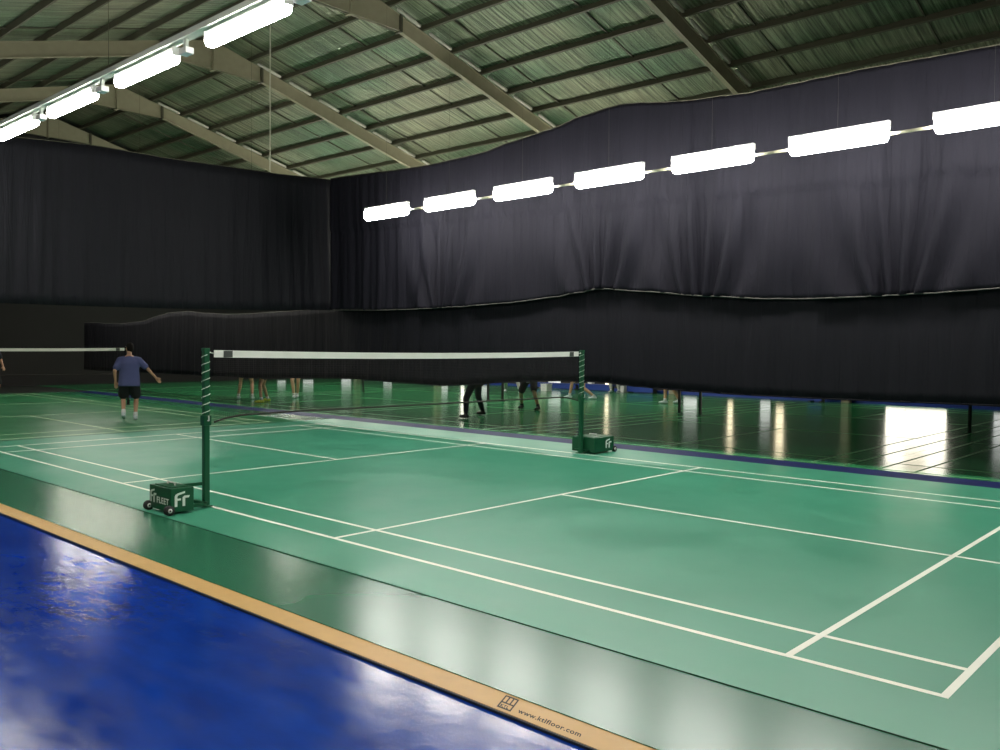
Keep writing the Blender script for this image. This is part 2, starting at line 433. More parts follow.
# hall courts behind the divider, turned the other way
for k, (cx, txt) in enumerate(((0.22, 'glossy dark green mat behind the divider reflecting the bright doorway'),
                               (-6.32, 'glossy green mat behind the divider with players in dark trousers and shorts'),
                               (-12.86, 'glossy green mat behind the divider with the yellow-shoed player'),
                               (-19.4, 'glossy green mat behind the divider in the hall corner by the end wall'),
                               (6.76, 'glossy dark green mat behind the divider past the bright doorway'))):
    xa, xb = cx - 3.27, cx + 3.27
    if k == 3: xa = X0 + .1
    hm = slab('court_mat', xa + .003, xb - .003, 4.66, 19.2, ZF, -0.010, 'hall_green')
    tag(hm, txt, 'court mat')
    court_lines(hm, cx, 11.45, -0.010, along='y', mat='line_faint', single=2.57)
# tan edging with printed maker's marks
tan = slab('edge_strip', -21.6, 9.5, -4.56, -4.40, ZF, -0.010, 'tan')
tag(tan, 'tan edging strip with printed web address between blue floor and green apron', 'edging strip')
MB().box(-21.6, 9.5, -4.572, -4.56, ZF, -0.012).build('strip_lip', 'edge_dark', tan)
SH = Matrix(((1, -.55, 0, 0), (0, 1.25, 0, 0), (0, 0, 1, 0), (0, 0, 0, 1)))     # narrow back-slanted print
tm = text_mesh('www.ktlfloor.com', 0.043, 0, .0009); tm.transform(SH)
t = link('printed_address', tm, 'ink', tan); t.location = (5.345, -4.522, -0.0095)
lw, lh = .082, .098
logo = MB().box(0, lw, 0, .009, -.0098, -.0094).box(0, lw, lh - .009, lh, -.0098, -.0094).box(0, lw, .040, .048, -.0098, -.0094)
for xx in (0, .025, .050, .074): logo.box(xx, xx + .008, (0 if xx in (0, .074) else .045), lh, -.0098, -.0094)
lo_ = logo.build('printed_logo', 'ink', tan); lo_.data.transform(SH); lo_.location = (5.235, -4.538, 0)
km = text_mesh('KTL', 0.027, 0, .0008); km.transform(SH); t = link('printed_logo_letters', km, 'ink', lo_); t.location = (.006, .013, -0.0095)

# ------------------------------------------------------------------ curtains
def curtain(name, label, along, a0, a1, fixed, top, bot, mat, amp, seed, nx, nz, gather=(), hemmat='hem', cable=True, hem=True, cablemat='purlin', band=False):
    rnd = random.Random(seed); b = MB()
    ph = [rnd.random() * 6.28 for _ in range(8)]
    def off(u, v, x):
        # v 0 top .. 1 bottom; folds deepen downwards and wander
        wob = 0.10 * math.sin(1.7 * v + ph[0] + x * .6)
        xx = x + wob
        f = 0.50 * math.sin(9.5 * xx + ph[1] + 1.3 * math.sin(1.1 * xx + ph[2])) + 0.32 * math.sin(21 * xx + ph[3] + 2.0 * math.sin(2.3 * xx + ph[4]))
        f += 0.35 * math.sin(3.1 * xx + ph[5])
        m = 0.45 + 0.55 * (0.5 + 0.5 * math.sin(0.8 * x + ph[6]))
        d = amp * f * m * (0.35 + 0.65 * min(1, v * 1.6))
        for gx, gs in gather:        # diagonal pulls running into a tied-up point of the hem
            r = x - gx; k = math.exp(-(r / 1.2) ** 2) * v
            d += amp * 1.9 * k * math.sin(14 * math.atan2(r, 1.35 - v) + gs)
        if band and top(x) + (bot(x) - top(x)) * v > 3.95 - .045 * x * .6 + .02 * math.sin(3 * x): d -= .03
        return d
    for j in range(nz + 1):
        v = j / nz
        for i in range(nx + 1):
            u = i / nx; x = a0 + (a1 - a0) * u
            z = top(x) + (bot(x) - top(x)) * v
            d = fixed + off(u, v, x)
            b.v.append((x, d, z) if along == 'x' else (d, x, z))
    for j in range(nz):
        for i in range(nx):
            q = j * (nx + 1) + i; b.f.append((q, q + 1, q + nx + 2, q + nx + 1))
    me = b.mesh('cloth', fix=False)
    root = link(name, me, mat, None, True)
    sol = root.modifiers.new('thickness', 'SOLIDIFY'); sol.thickness = 0.006; sol.offset = 0
    tag(root, label, 'curtain')
    for nm, fn, v, r_ in (('hem_rope', bot, 1, .011), ('support_cable', top, 0, .008)):
        if nm == 'hem_rope' and not hem: continue
        if nm == 'support_cable' and not cable: continue
        pts = []
        for i in range(0, nx + 1, 3):
            x = a0 + (a1 - a0) * i / nx; d = fixed + off(i / nx, v, x)
            pts.append((x, d, fn(x)) if along == 'x' else (d, x, fn(x)))
        MB().tube(pts, r_, 5).build(nm, hemmat if v else cablemat, root, True)
    return root
# heights read off along the divider
UT = [(-8.3, 5.36), (-5.0, 5.23), (-3.6, 5.26), (-2.7, 5.36), (-1.9, 5.43), (-1.15, 5.55), (-0.42, 5.60), (1.0, 5.42), (1.87, 5.36), (3.4, 5.36), (5.12, 5.32), (13.5, 5.3)]
UB = [(-8.3, 2.40), (-6.5, 2.36), (-5.3, 2.36), (-4.0, 2.38), (-2.8, 2.42), (-1.7, 2.50), (-0.78, 2.60), (0.1, 2.52), (1.2, 2.41), (2.2, 2.34), (3.0, 2.32), (3.8, 2.33), (4.6, 2.35), (5.2, 2.38), (7, 2.5), (9.5, 2.35), (13.5, 2.45)]
curtain('divider_curtain', 'charcoal upper divider curtain behind the long row of lights, hem pulled up in swags', 'x', -8.26, 13.6, 4.50,
        lambda x: lerp(UT, x), lambda x: lerp(UB, x), 'curtain_upper', 0.042, 3, 620, 44, band=True, gather=((-0.78, 0.4), (1.1, 1.2), (4.0, 2.0), (-4.6, .3)))
LT = [(-21.4, 2.28), (-20.6, 2.24), (-19.6, 2.22), (-18.0, 2.27), (-17.0, 2.42), (-16.2, 2.50), (-15.2, 2.52), (-14.2, 2.45), (-13.0, 2.40), (-12.0, 2.39), (-11.0, 2.41), (-10, 2.42), (-8.3, 2.46), (-8.0, 2.62)]
def low_top(x): return lerp(LT, x) if x < -8.0 else lerp(UB, x) + 0.22
HB = [(-21.4, .70), (-11.9, .74), (-9.3, .82), (-7.6, .86), (-6.4, .83), (-4.8, .81), (-3.7, .88), (-3.2, .93), (-2.4, .98), (-1.7, 1.01), (-.9, 1.02), (-.06, .97), (.42, .95), (1.7, .92), (3.4, .92), (5.2, .94), (13.6, .98)]
curtain('divider_curtain', 'black lower divider curtain hanging clear of the floor between the court rows', 'x', -22.3, 13.6, 4.66,
        low_top, lambda x: lerp(HB, x), 'curtain_lower', 0.030, 11, 640, 12, hemmat='curtain_lower', cablemat='hem')
ET = [(-9.4, 5.0), (-2.28, 5.09), (-0.63, 5.19), (0.5, 5.19), (2.93, 5.26), (4.43, 5.34)]
EB = [(-9.4, 2.2), (-2.3, 2.26), (-0.8, 2.27), (0.3, 2.28), (2.45, 2.32), (4.44, 2.40)]
curtain('end_curtain', 'black pleated curtain hung high across the end of the court', 'y', -9.4, 4.60, -8.3,
        lambda x: lerp(ET, x), lambda x: lerp(EB, x), 'curtain_end', 0.045, 23, 460, 14, hem=False)
cbl = MB().tube([(-8.3, 2.93, 5.28), (-8.3, 2.93, 9.06)], .012, 6).build('hanging_wire', 'wire')
tag(cbl, 'pale vertical wire holding up the end curtain from a roof beam', 'wire')

# ------------------------------------------------------------------ fluorescent lights on rails
def make_light(mat='lamp', ry=.075, rz=.075, bar=False, box=False, up=None):
    """batten: slim metal spine, wrap-round opal diffuser with rounded ends"""
    root = empty('fluorescent_light')
    L = 0.61; n = 16
    MB().box(-L, L, -.035, .035, rz - .012, rz + .028).build('housing', 'housing', root, bevel=.006)
    b = MB(); xs = [(-L + .008, .62), (-L + .025, .9), (-L + .06, 1.0), (L - .06, 1.0), (L - .025, .9), (L - .008, .62)]
    for x, s in xs:
        for k in range(n):
            th = 2 * math.pi * k / n
            c_, s_ = math.cos(th), math.sin(th)
            b.v.append((x, ry * s * math.copysign(abs(c_) ** .8, c_), rz * s * math.copysign(abs(s_) ** .8, s_)))
    for a_ in range(len(xs) - 1):
        for k in range(n): b.f.append((a_ * n + k, a_ * n + (k + 1) % n, (a_ + 1) * n + (k + 1) % n, (a_ + 1) * n + k))
    b.f.append(tuple(range(n))); b.f.append(tuple(reversed(range((len(xs) - 1) * n, len(xs) * n))))
    b.build('diffuser', mat, root, True)
    for s in (-1, 1):
        MB().box(s * L - .012, s * L + .012, -.04, .04, rz - .05, rz + .03).build('end_cap', 'housing', root, bevel=.005)
    if bar:
        MB().tube([(L + .012, 0, -.02), (L + .492, 0, -.02)], .019, 8).build('connecting_bar', 'rail', root, True)
    if box:
        MB().box(L + .12, L + .25, -.04, .04, -.02, .035).build('junction_box', 'housing', root, bevel=.006)
        MB().box(L + .16, L + .20, -.015, .015, .035, .118).build('box_hanger', 'rail_grey', root)
    if up: MB().tube([(0, 0, rz + .02), (0, 0, up)], .0014, 4).build('suspension_wire', 'purlin', root)
    return root
ORD = ['first', 'second', 'third', 'fourth', 'fifth', 'sixth', 'seventh', 'eighth', 'ninth', 'tenth', 'eleventh', 'twelfth']
def light_row(proto, spots, tilt, label, group):
    for i, (x, y, z) in enumerate(spots):
        o = proto if i == 0 else copy_tree(proto)
        o.location = (x, y, z); o.rotation_euler = (0, tilt, 0)
        tag(o, label % ORD[i], 'light', group)
# row in front of the divider curtain
fx = [-5.03 + 1.727 * k for k in range(9)]
fz = lambda x: 4.160 + (x + 5.03) * 0.005
light_row(make_light('lamp', .085, .112, bar=True, up=roof_z(3.4) - .25 - 4.2), [(x, 3.4, fz(x)) for x in fx], -math.atan(.005),
          'glowing fluorescent light, %s from the curtain corner, before the divider curtain', 'lights before the divider curtain')
# row on a channel over the near sideline
nx_ = [-7.38, -5.60, -3.82, -2.145, -0.375, 1.42, 3.2, 4.98, 6.76]
rail2 = empty('light_rail', (0, -3.5, 0)); tag(rail2, 'grey channel rail carrying the row of lights above the near sideline', 'rail')
MB().box(-8.0, 7.8, -.045, .045, 4.345, 4.395).build('channel', 'rail_grey', rail2)
for x in (-6.5, -1.2, 3.9): MB().tube([(x, 0, 4.39), (x, 0, roof_z(-3.5) - .25)], .003, 5).build('suspension_wire', 'purlin', rail2)
light_row(make_light('lamp', .056, .056, box=True), [(x, -3.5, 4.225) for x in nx_], 0,
          'glowing fluorescent light, %s from the end curtain, above the near sideline', 'lights above the near sideline')
# lights beyond the end curtain and over the hall courts
def far_rail(y, xa, xb, z, label):
    r_ = empty('light_rail', (0, y, 0)); tag(r_, label, 'rail')
    MB().tube([(xa, 0, z), (xb, 0, z)], .026, 8).build('conduit', 'rail', r_)
    for x in (xa + .5, (xa + xb) / 2, xb - .5): MB().tube([(x, 0, z), (x, 0, roof_z(y) - .25)], .003, 5).build('suspension_wire', 'purlin', r_)
far_rail(3.4, -21.5, -9.3, 4.345, 'rail of lights over the far sideline beyond the end curtain')
light_row(make_light('lamp_far'), [(-10.3 - 2.05 * i, 3.4, 4.2) for i in range(6)], 0, 'fluorescent light, %s behind the end curtain over its far sideline', 'lights beyond the end curtain')
far_rail(-4.2, -21.5, -9.3, 4.345, 'rail of lights over the near side beyond the end curtain')
light_row(make_light('lamp_far'), [(-11.0 - 3.0 * i, -4.2, 4.2) for i in range(4)], 0, 'fluorescent light, %s behind the end curtain over its near side', 'lights beyond the end curtain near side')
far_rail(-8.6, 0.0, 9.0, 4.345, 'unseen rail of lights added along the near wall over the blue floor')  # unseen row, added to brighten the near faces and the blue floor
light_row(make_light('lamp_far'), [(1.2 + 2.2 * i, -8.6, 4.2) for i in range(4)], 0, 'unseen added fluorescent light, %s along the near wall over the blue floor', 'added lights along the near wall')
far_rail(12.0, -22.5, -2.0, 4.86, 'rail of lights over the nets behind the divider')
light_row(make_light('lamp_hall', .11, .11), [(-5.0 - 2.7 * i, 12.0, 4.69) for i in range(7)], 0, 'fluorescent light, %s behind the divider from the bright doorway', 'lights behind the divider')

# ------------------------------------------------------------------ nets, posts, weight boxes
def make_net(name, label, loc, along, length, post_drop=True, fine=True):
    """net in local coords: runs along local y from -length/2 to length/2"""
    root = empty(name, loc, 0 if along == 'y' else R(90)); tag(root, label, 'net')
    h = length / 2
    top = lambda y: 1.545 - 0.025 * (1 - (y / h) ** 2)
    bt = [(-h, .80), (-h + .03, .83), (-h + .17, .865), (-h + .35, .885), (-h + 1, .89), (0, .88), (h - 1, .875), (h - .4, .87), (h - .15, .84), (h, .80)]
    bot = lambda y: lerp(bt, y)
    N = 40; ys = [-h + .03 + (length - .06) * k / N for k in range(N + 1)]
    b = MB()
    for k in range(N):
        y, y2 = ys[k], ys[k + 1]
        for s in (-.006, .006):
            b.quad((s, y, top(y) - .072), (s, y2, top(y2) - .072), (s, y2, top(y2)), (s, y, top(y)))
        b.quad((-.006, y, top(y)), (.006, y, top(y)), (.006, y2, top(y2)), (-.006, y2, top(y2)))
        b.quad((-.006, y, top(y) - .072), (.006, y, top(y) - .072), (.006, y2, top(y2) - .072), (-.006, y2, top(y2) - .072))
    tp = b.build('top_tape', 'tape_white', root)
    for s, d in ((-1, .12), (1, .14)):
        yc = s * (h - .03 - d - .03)
        MB().box(-.008, .008, yc - .05, yc + .05, top(yc) - .07, top(yc) - .004).build('tape_label', 'tape_label', tp)
    b = MB(); step = .021 if fine else .04; t = .0013 if fine else .0022
    n = int((length - .06) / step)
    for k in range(n + 1):
        y = -h + .03 + k * step; b.box(-t / 2, t / 2, y - t / 2, y + t / 2, bot(y), top(y) - .07)
    m = int(.62 / step)
    for j in range(m + 1):
        u = j / m
        for k in range(N):
            y, y2 = ys[k], ys[k + 1]
            z = bot(y) + (top(y) - .07 - bot(y)) * u; z2 = bot(y2) + (top(y2) - .07 - bot(y2)) * u
            b.quad((0, y, z - t / 2), (0, y2, z2 - t / 2), (0, y2, z2 + t / 2), (0, y, z + t / 2))
    tag(b.build('netting', 'net_cord', root), kind='stuff')
    MB().tube([(0, y, bot(y)) for y in ys], .010, 6).build('bottom_cord', 'net_cord', root, True)
    MB().tube([(0, y, top(y) - .03) for y in [-h - .0] + ys + [h + .0]], .004, 5).build('top_cord', 'cord_white', root, True)
    return root
def make_post(name, label, loc, side, wind=True, mat='post_green'):
    """side: direction (+1/-1 along y) in which the net leaves the post"""
    root = empty(name, loc); tag(root, label, 'net post')
    MB().box(-.028, .028, -.028, .028, 0.012, 1.55).build('pole', mat, root, bevel=.006)
    MB().box(-.075, .075, -.031, .031, 0, .014).build('base_plate', mat, root, bevel=.003)
    MB().box(-.031, .031, -.031, .031, 1.535, 1.565).build('top_cap', mat, root, bevel=.006)
    MB().tube([(.0, side * .03, 1.52), (0, side * .055, 1.52)], .008, 6).build('hook', 'hub', root)
    if wind:
        pts = []; turns = 8; n = turns * 12
        for k in range(n + 1):
            a = 2 * math.pi * k / 12; rr = .041
            sq = 1 / max(abs(math.cos(a)), abs(math.sin(a)))
            rad = .033 * min(sq, 1.25)
            pts.append((rad * math.cos(a), rad * math.sin(a), .86 + .64 * k / n))
        MB().tube(pts, .0045, 5).build('lacing_cord', 'cord_white', root, True)
        MB().box(-.040, .040, -.040, .040, .80, .90).build('winch', mat, root, bevel=.008)
        MB().tube([(.04, 0, .85), (.06, 0, .85), (.06, 0, .90)], .007, 6).build('winch_handle', 'hub', root)
    return root
def ft_logo():
    """slanted block FT mark, unit height, in (u,v)"""
    P = []
    P.append([(0, 0), (.17, 0), (.17, .42), (.40, .42), (.40, .56), (.17, .56), (.17, .70), (.24, .79), (.66, .90), (.66, 1.04), (.20, .93), (.05, .85), (0, .72)])
    P.append([(.50, 0), (.67, 0), (.67, .56), (.92, .56), (.97, .72), (.62, .72), (.50, .62)])
    return P
def box_cart(name, label, loc, sgn, d0, d1, gap):
    """iron weight box on wheels clamped to the post at local origin; body lies on local y = sgn*(d0..d1)"""
    root = empty(name, loc); tag(root, label, 'weight box')
    ya, yb = sorted((sgn * d0, sgn * d1)); xa, xb = -.215, .215; H0, H1 = .025, .248
    body = MB().box(xa, xb, ya, yb, H0, H1).build('body', 'post_green', root, bevel=.008)
    MB().box(xa + .05, xb - .05, ya + .03, yb - .03, H1, H1 + .006).build('lid', 'post_green', body, bevel=.002)
    MB().tube([(-.07, (ya + yb) / 2, H1 + .002), (-.07, (ya + yb) / 2, H1 + .03), (.07, (ya + yb) / 2, H1 + .03), (.07, (ya + yb) / 2, H1 + .002)], .008, 6).build('handle', 'hub', body)
    y0, y1 = sorted((sgn * .045, sgn * (d0 + .02)))
    for x in (-.15, .11):
        MB().box(x - .016, x + .016, y0, y1, .03, .06).build('lower_bar', 'post_green', root)
    MB().box(-.166, .13, min(sgn * .045, sgn * .085), max(sgn * .045, sgn * .085), .03, .06).build('cross_bar', 'post_green', root)
    MB().box(-.016, .016, y0, y1, .215, .245).build('upper_bar', 'post_green', root)
    yo = sgn * d1
    for x in (xa - .012, xb - .025):
        wv = MB(); segs = 20
        wv.tube([(x, yo + sgn * .014, .046), (x + .040, yo + sgn * .014, .046)], .046, segs)
        wh = wv.build('wheel', 'rubber', root, True)
        MB().tube([(x - .003, yo + sgn * .014, .046), (x + .043, yo + sgn * .014, .046)], .021, 14).build('wheel_hub', 'hub', wh, True); MB().tube([(x - .004, yo + sgn * .014, .046), (x + .045, yo + sgn * .014, .046)], .009, 10).build('axle_cap', 'rubber', wh, True)
    # block mark on the face towards +x
    wdt = .155; mk = MB(); yc = (ya + yb) / 2 if sgn < 0 else yb - .14
    for poly in ft_logo():
        mk.prism([(yc - wdt / 2 + u * wdt, .075 + v * .135) for u, v in poly], 'x', xb, xb + .002)
    mk.build('printed_mark', 'print_white', body)
    if sgn < 0:      # small mark and name on the wheeled face
        mk = MB()
        for poly in ft_logo():
            mk.prism([(xa + .022 + u * .125, .085 + v * .125) for u, v in poly], 'y', ya - .002, ya)
        mk.build('printed_mark', 'print_white', body)
        tm = text_mesh('FLEET', .082, .001, .0015)
        tt = link('printed_name', tm, 'print_white', body); tt.location = (xa + .150, ya - .0012, .090); tt.rotation_euler = (R(90), 0, 0)
    return root
make_net('badminton_net', 'white-taped badminton net strung between the two green posts', (-.05, 0, 0), 'y', 6.00)
make_post('net_post', 'green net post on the near sideline wound with pale cord', (-.05, -3.06, 0), 1)
make_post('net_post', 'green net post on the far sideline before the divider curtain', (-.05, 3.06, 0), -1)
box_cart('post_weight_box', 'green wheeled weight box at the near post printed with white letters', (-.05, -3.06, 0), -1, .24, .47, True)
box_cart('post_weight_box', 'green wheeled weight box at the far post before the divider curtain', (-.05, 3.06, 0), 1, .06, .56, False)
# left court
make_net('badminton_net', 'white-taped badminton net beyond the end curtain, behind the man in blue', (-14.45, -.44, -.065), 'y', 6.00, fine=False)
make_post('net_post', 'dark net post beyond the end curtain on the divider side', (-14.45, 2.62, -.002), -1, False, 'post_black')
make_post('net_post', 'dark net post beyond the end curtain on the blue floor side', (-14.45, -3.5, -.002), 1, False, 'post_black')
# hall courts: posts and nets behind the divider
for cx, w1, w2 in ((0.22, 'behind the divider, of the close pair, doorway side', 'behind the divider standing alone near the bright doorway'),
                   (-6.32, 'behind the divider near the lunging players, end wall side', 'behind the divider, of the close pair, end wall side'),
                   (-12.86, 'behind the divider at the end wall side', 'behind the divider beside the pale-trousered players')):
    for s, wtxt in ((-1, w1), (1, w2)):
        p = make_post('net_post', 'thin black net post ' + wtxt, (cx + s * 2.98, 11.45, -.010), -s, False, 'post_black')
    make_net('badminton_net', {0.22: 'badminton net behind the divider opposite the bright doorway', -6.32: 'badminton net behind the divider over the player in dark trousers',
                               -12.86: 'badminton net behind the divider over the yellow-shoed player'}[cx], (cx, 11.45, -.010), 'x', 5.84, fine=False)

# ------------------------------------------------------------------ far-side furniture
def bench(label, x, y, w_, mat, z=0.28):
    root = empty('low_bench', (x, y, -.008)); tag(root, label, 'bench', 'low benches along the far wall')
    MB().box(-w_ / 2, w_ / 2, -.18, .18, z - .05, z).build('seat', mat, root, bevel=.01)
    MB().box(-w_ / 2 + .03, w_ / 2 - .03, -.16, -.13, .04, z - .05).build('front_panel', mat, root)
    for sx in (-1, 1):
        MB().box(sx * (w_ / 2 - .08) - .03, sx * (w_ / 2 - .08) + .03, -.15, .15, 0, z - .05).build('leg', 'frame_dark', root)
    return root
bench('blue low bench by the far wall next to the pale-legged standing player', -11.35, 18.95, 1.5, 'blue_board', .24)
bench('bright blue low bench by the far wall next to a white crate', -9.3, 18.9, 1.15, 'blue_board', .36)
bench('blue low bench by the far wall beside the bright doorway', -2.95, 18.95, .5, 'blue_board', .34)
bench('long blue low bench by the far wall beyond the lunging player', -13.3, 18.95, 2.2, 'blue_board', .22)
def crate(label, x, y, s=.28, z=-.008):
    root = empty('storage_crate', (x, y, z)); tag(root, label, 'crate')
    MB().prism([(-s * .45, 0), (s * .45, 0), (s * .5, s * .8), (-s * .5, s * .8)], 'y', -s * .5, s * .5).build('tub', 'plastic_white', root, bevel=.008)
    MB().box(-s * .54, s * .54, -s * .54, s * .54, s * .8, s * .88).build('lid', 'plastic_white', root, bevel=.008)
crate('white plastic crate on the floor beside the bright blue bench', -10.05, 18.8, .26)
crate('small white plastic crate standing on the shorter blue bench', -11.6, 18.95, .2, -.008 + .2405)
crate('white plastic crate on the floor between net posts behind the divider', -12.35, 17.2, .30)

# ------------------------------------------------------------------ people
SKIN = {}
for nm, c in dict(skin_a=(0.42, 0.23, 0.14), skin_b=(0.50, 0.29, 0.18), hair_black=(0.010, 0.008, 0.007), cloth_blue=(0.075, 0.085, 0.20), cloth_black=(0.012, 0.012, 0.014),
                  cloth_navy=(0.014, 0.018, 0.032), cloth_grey=(0.30, 0.30, 0.32), cloth_red=(0.30, 0.03, 0.03), shoe_white=(0.55, 0.60, 0.62), shoe_black=(0.012, 0.012, 0.012),
                  shoe_yellow=(0.55, 0.60, 0.06), sock=(0.6, 0.6, 0.58), cloth_pale=(0.52, 0.50, 0.46), eye_dark=(0.02, 0.015, 0.012), lip=(0.30, 0.11, 0.09)).items():
    plain(nm, c, 0.85 if 'cloth' in nm or 'hair' in nm else 0.5, spec=0.12 if 'hair' in nm else 0.4, var=0.10, scale=14)
def remeshed(name, mb, vox, mat, parent, smooth_it=4):
    me = mb.mesh(name); ob = bpy.data.objects.new('tmp', me); COL.objects.link(ob)
    r = ob.modifiers.new('r', 'REMESH'); r.mode = 'VOXEL'; r.voxel_size = vox; r.use_smooth_shade = True
    s = ob.modifiers.new('s', 'SMOOTH'); s.factor = 0.5; s.iterations = smooth_it
    bpy.context.view_layer.update()
    out = bpy.data.meshes.new_from_object(ob.evaluated_get(bpy.context.evaluated_depsgraph_get()))
    bpy.data.objects.remove(ob); bpy.data.meshes.remove(me); out.name = name
    return link(name, out, mat, parent, True)
def limb(b, p, q, r0, r1, n=10):
    p, q = Vector(p), Vector(q); d = (q - p); L = d.length; d.normalize()
    pts, rr = [], []
    for k in range(5):
        a = math.pi / 2 * k / 4.0; pts.append(p - d * r0 * math.cos(a)); rr.append(max(.001, r0 * math.sin(a)))
    for k in range(5):
        a = math.pi / 2 * k / 4.0; pts.append(q + d * r1 * math.sin(a)); rr.append(max(.001, r1 * math.cos(a)))
    b.tube(pts, rr, n)
def ik(a, c, l1, l2, pole):
    """middle joint between a and c, bent towards pole"""
    a, c, pole = Vector(a), Vector(c), Vector(pole)
    d = c - a; L = min(d.length, (l1 + l2) * .998); dn = d.normalized(); c2 = a + dn * L
    x = (l1 * l1 - l2 * l2 + L * L) / (2 * L); h = math.sqrt(max(0, l1 * l1 - x * x))
    pp = pole - dn * pole.dot(dn); pp.normalize()
    return a + dn * x + pp * h, c2
def person(label, loc, rz, feet, hands, H=1.70, pelvis=None, lean=0.0, twist=0.0, head_yaw=0.0, head_down=0.0, girth=1.0, short=.86, skin='skin_a', shirt='cloth_blue', bottom='cloth_black',
           long_trousers=False, shoes='shoe_white', heels=(0, 0), toes=(0, 0), vox=.011, group=None):
    """local frame: +y forward, +x to the person's right; feet/hands = (left, right) targets"""
    k = H / 1.70
    root = empty('person', loc, rz); tag(root, label, 'person', group)
    V = Vector
    pz = pelvis if pelvis else .90 * k
    fc = (V(feet[0]) + V(feet[1])) / 2
    pel = V((fc.x, fc.y - .02, pz))
    sp = V((0, math.sin(lean), math.cos(lean)))
    chest = pel + sp * .36 * k; neck = pel + sp * .55 * k
    sx = V((math.cos(twist), math.sin(twist), 0))
    shl, shr = neck - sx * .158 * girth * k - sp * .085 * k, neck + sx * .158 * girth * k - sp * .085 * k
    hipl, hipr = pel - V((.092 * k, 0, .02)), pel + V((.092 * k, 0, -.02))
    hd = V((math.sin(head_yaw) * -.0, math.sin(lean * .5 + head_down), math.cos(lean * .5 + head_down)))
    head = neck + hd * .188 * k
    fwd = V((-math.sin(head_yaw), math.cos(head_yaw), -head_down)).normalized()
    side = fwd.cross(V((0, 0, 1))).normalized()
    b = MB(); g = girth; fy = sp.cross(sx).normalized() * -1
    # trunk
    def loft(m, rings, n=18):
        i = len(m.v)
        for h, rx, ry in rings:
            cpt = pel + sp * h * k
            for j in range(n):
                th = 2 * math.pi * j / n
                ax = V((1, 0, 0)).lerp(sx, min(1, max(0, h / .5)))
                m.v.append(tuple(cpt + ax * rx * k * g * math.cos(th) + fy * ry * k * g * math.sin(th)))
        for q in range(len(rings) - 1):
            for j in range(n): m.f.append((i + q * n + j, i + q * n + (j + 1) % n, i + (q + 1) * n + (j + 1) % n, i + (q + 1) * n + j))
        m.f.append(tuple(i + j for j in reversed(range(n)))); m.f.append(tuple(i + (len(rings) - 1) * n + j for j in range(n)))
    loft(b, [(-.10, .10, .085), (-.03, .165, .112), (.06, .160, .112), (.20, .140, .102), (.36, .160, .112), (.46, .150, .095), (.54, .085, .065), (.57, .058, .055)])
    limb(b, shl, neck - sp * .02, .060 * k, .050 * k); limb(b, shr, neck - sp * .02, .060 * k, .050 * k); limb(b, neck - sp * .05, neck + hd * .10 * k, .060 * k, .050 * k)
    # head with face
    b.ell(head + hd * .015, (.074 * k, .088 * k, .108 * k)); limb(b, head - hd * .05 * k + fwd * .02 * k, head - hd * .085 * k + fwd * .045 * k, .055 * k, .038 * k)
    limb(b, head + fwd * .082 * k + hd * .01, head + fwd * .098 * k - hd * .022 * k, .008, .013)
    for s in (-1, 1): b.ell(head + side * s * .076 * k - hd * .01, (.012, .018, .030), 8, 6)
    joints = {}
    for nm, sh, hand, s in (('l', shl, hands[0], -1), ('r', shr, hands[1], 1)):
        el, wr = ik(sh, V(hand), .285 * k, .255 * k, V((s * .6, -1, -.2)))
        joints[nm] = (sh, el, wr)
        limb(b, sh, el, .050 * k, .040 * k); limb(b, el, wr, .039 * k, .027 * k)
        d = (wr - el).normalized(); across = d.cross(V((0, 1, .3))).normalized(); nrm = d.cross(across).normalized()
        palm0, palm1 = wr + d * .015, wr + d * .075 * k
        for t in (-1.5, -.5, .5, 1.5): limb(b, palm0 + across * t * .010, palm1 + across * t * .019 * k, .015, .013, 8)
        for t, ln in ((-1.5, .055), (-.5, .074), (.5, .078), (1.5, .068)):
            p1 = palm1 + across * t * .021 * k; p2 = p1 + (d + nrm * .25).normalized() * ln * .55; p3 = p2 + (d + nrm * .9).normalized() * ln * .5
            limb(b, p1, p2, .0095, .009, 8); limb(b, p2, p3, .009, .0075, 8)
        th0 = palm0 + across * .028 + d * .012; th1 = th0 + (across * .8 + d * .8 + nrm * .2).normalized() * .045; th2 = th1 + (d + nrm * .5).normalized() * .032
        limb(b, th0, th1, .013, .011, 8); limb(b, th1, th2, .011, .009, 8)
    legs = []
    for i, (hip, ft) in enumerate(((hipl, feet[0]), (hipr, feet[1]))):
        an = V(ft) + V((0, 0, .085 + heels[i]))
        kn, an = ik(hip, an, .425 * k, .425 * k, V((0.15 * (1 if i else -1), 1, 0)))
        limb(b, hip, kn, .085 * k, .055 * k); limb(b, kn, kn + (an - kn) * .35, .052 * k, .056 * k); limb(b, kn + (an - kn) * .3, an, .056 * k, .036 * k)
        legs.append((hip, kn, an))
        ty = toes[i]; tv = V((math.sin(ty), math.cos(ty), 0))
        limb(b, an - V((0, 0, .04)), V((an.x, an.y, ft[2] + .035 + heels[i] * .2)) + tv * .12, .035, .028)
    remeshed('body', b, vox, skin, root)
    # clothing
    c = MB()
    loft(c, [(-.13, .190, .140), (-.05, .186, .136), (.10, .178, .130), (.24, .170, .126), (.38, .178, .128), (.45, .160, .108), (.51, .105, .085), (.55, .066, .066)])
    limb(c, shl, neck - sp * .035 * k, .072 * k, .060 * k); limb(c, shr, neck - sp * .035 * k, .072 * k, .060 * k)
    for nm in 'lr':
        sh, el, wr = joints[nm]; limb(c, sh, sh + (el - sh) * .70, .066 * k * g ** .5, .068 * k * g ** .5)
    remeshed('shirt', c, .014, shirt, root)
    c = MB()
    loft(c, [(-.12, .150, .115), (-.04, .176, .126), (.08, .168, .120)])
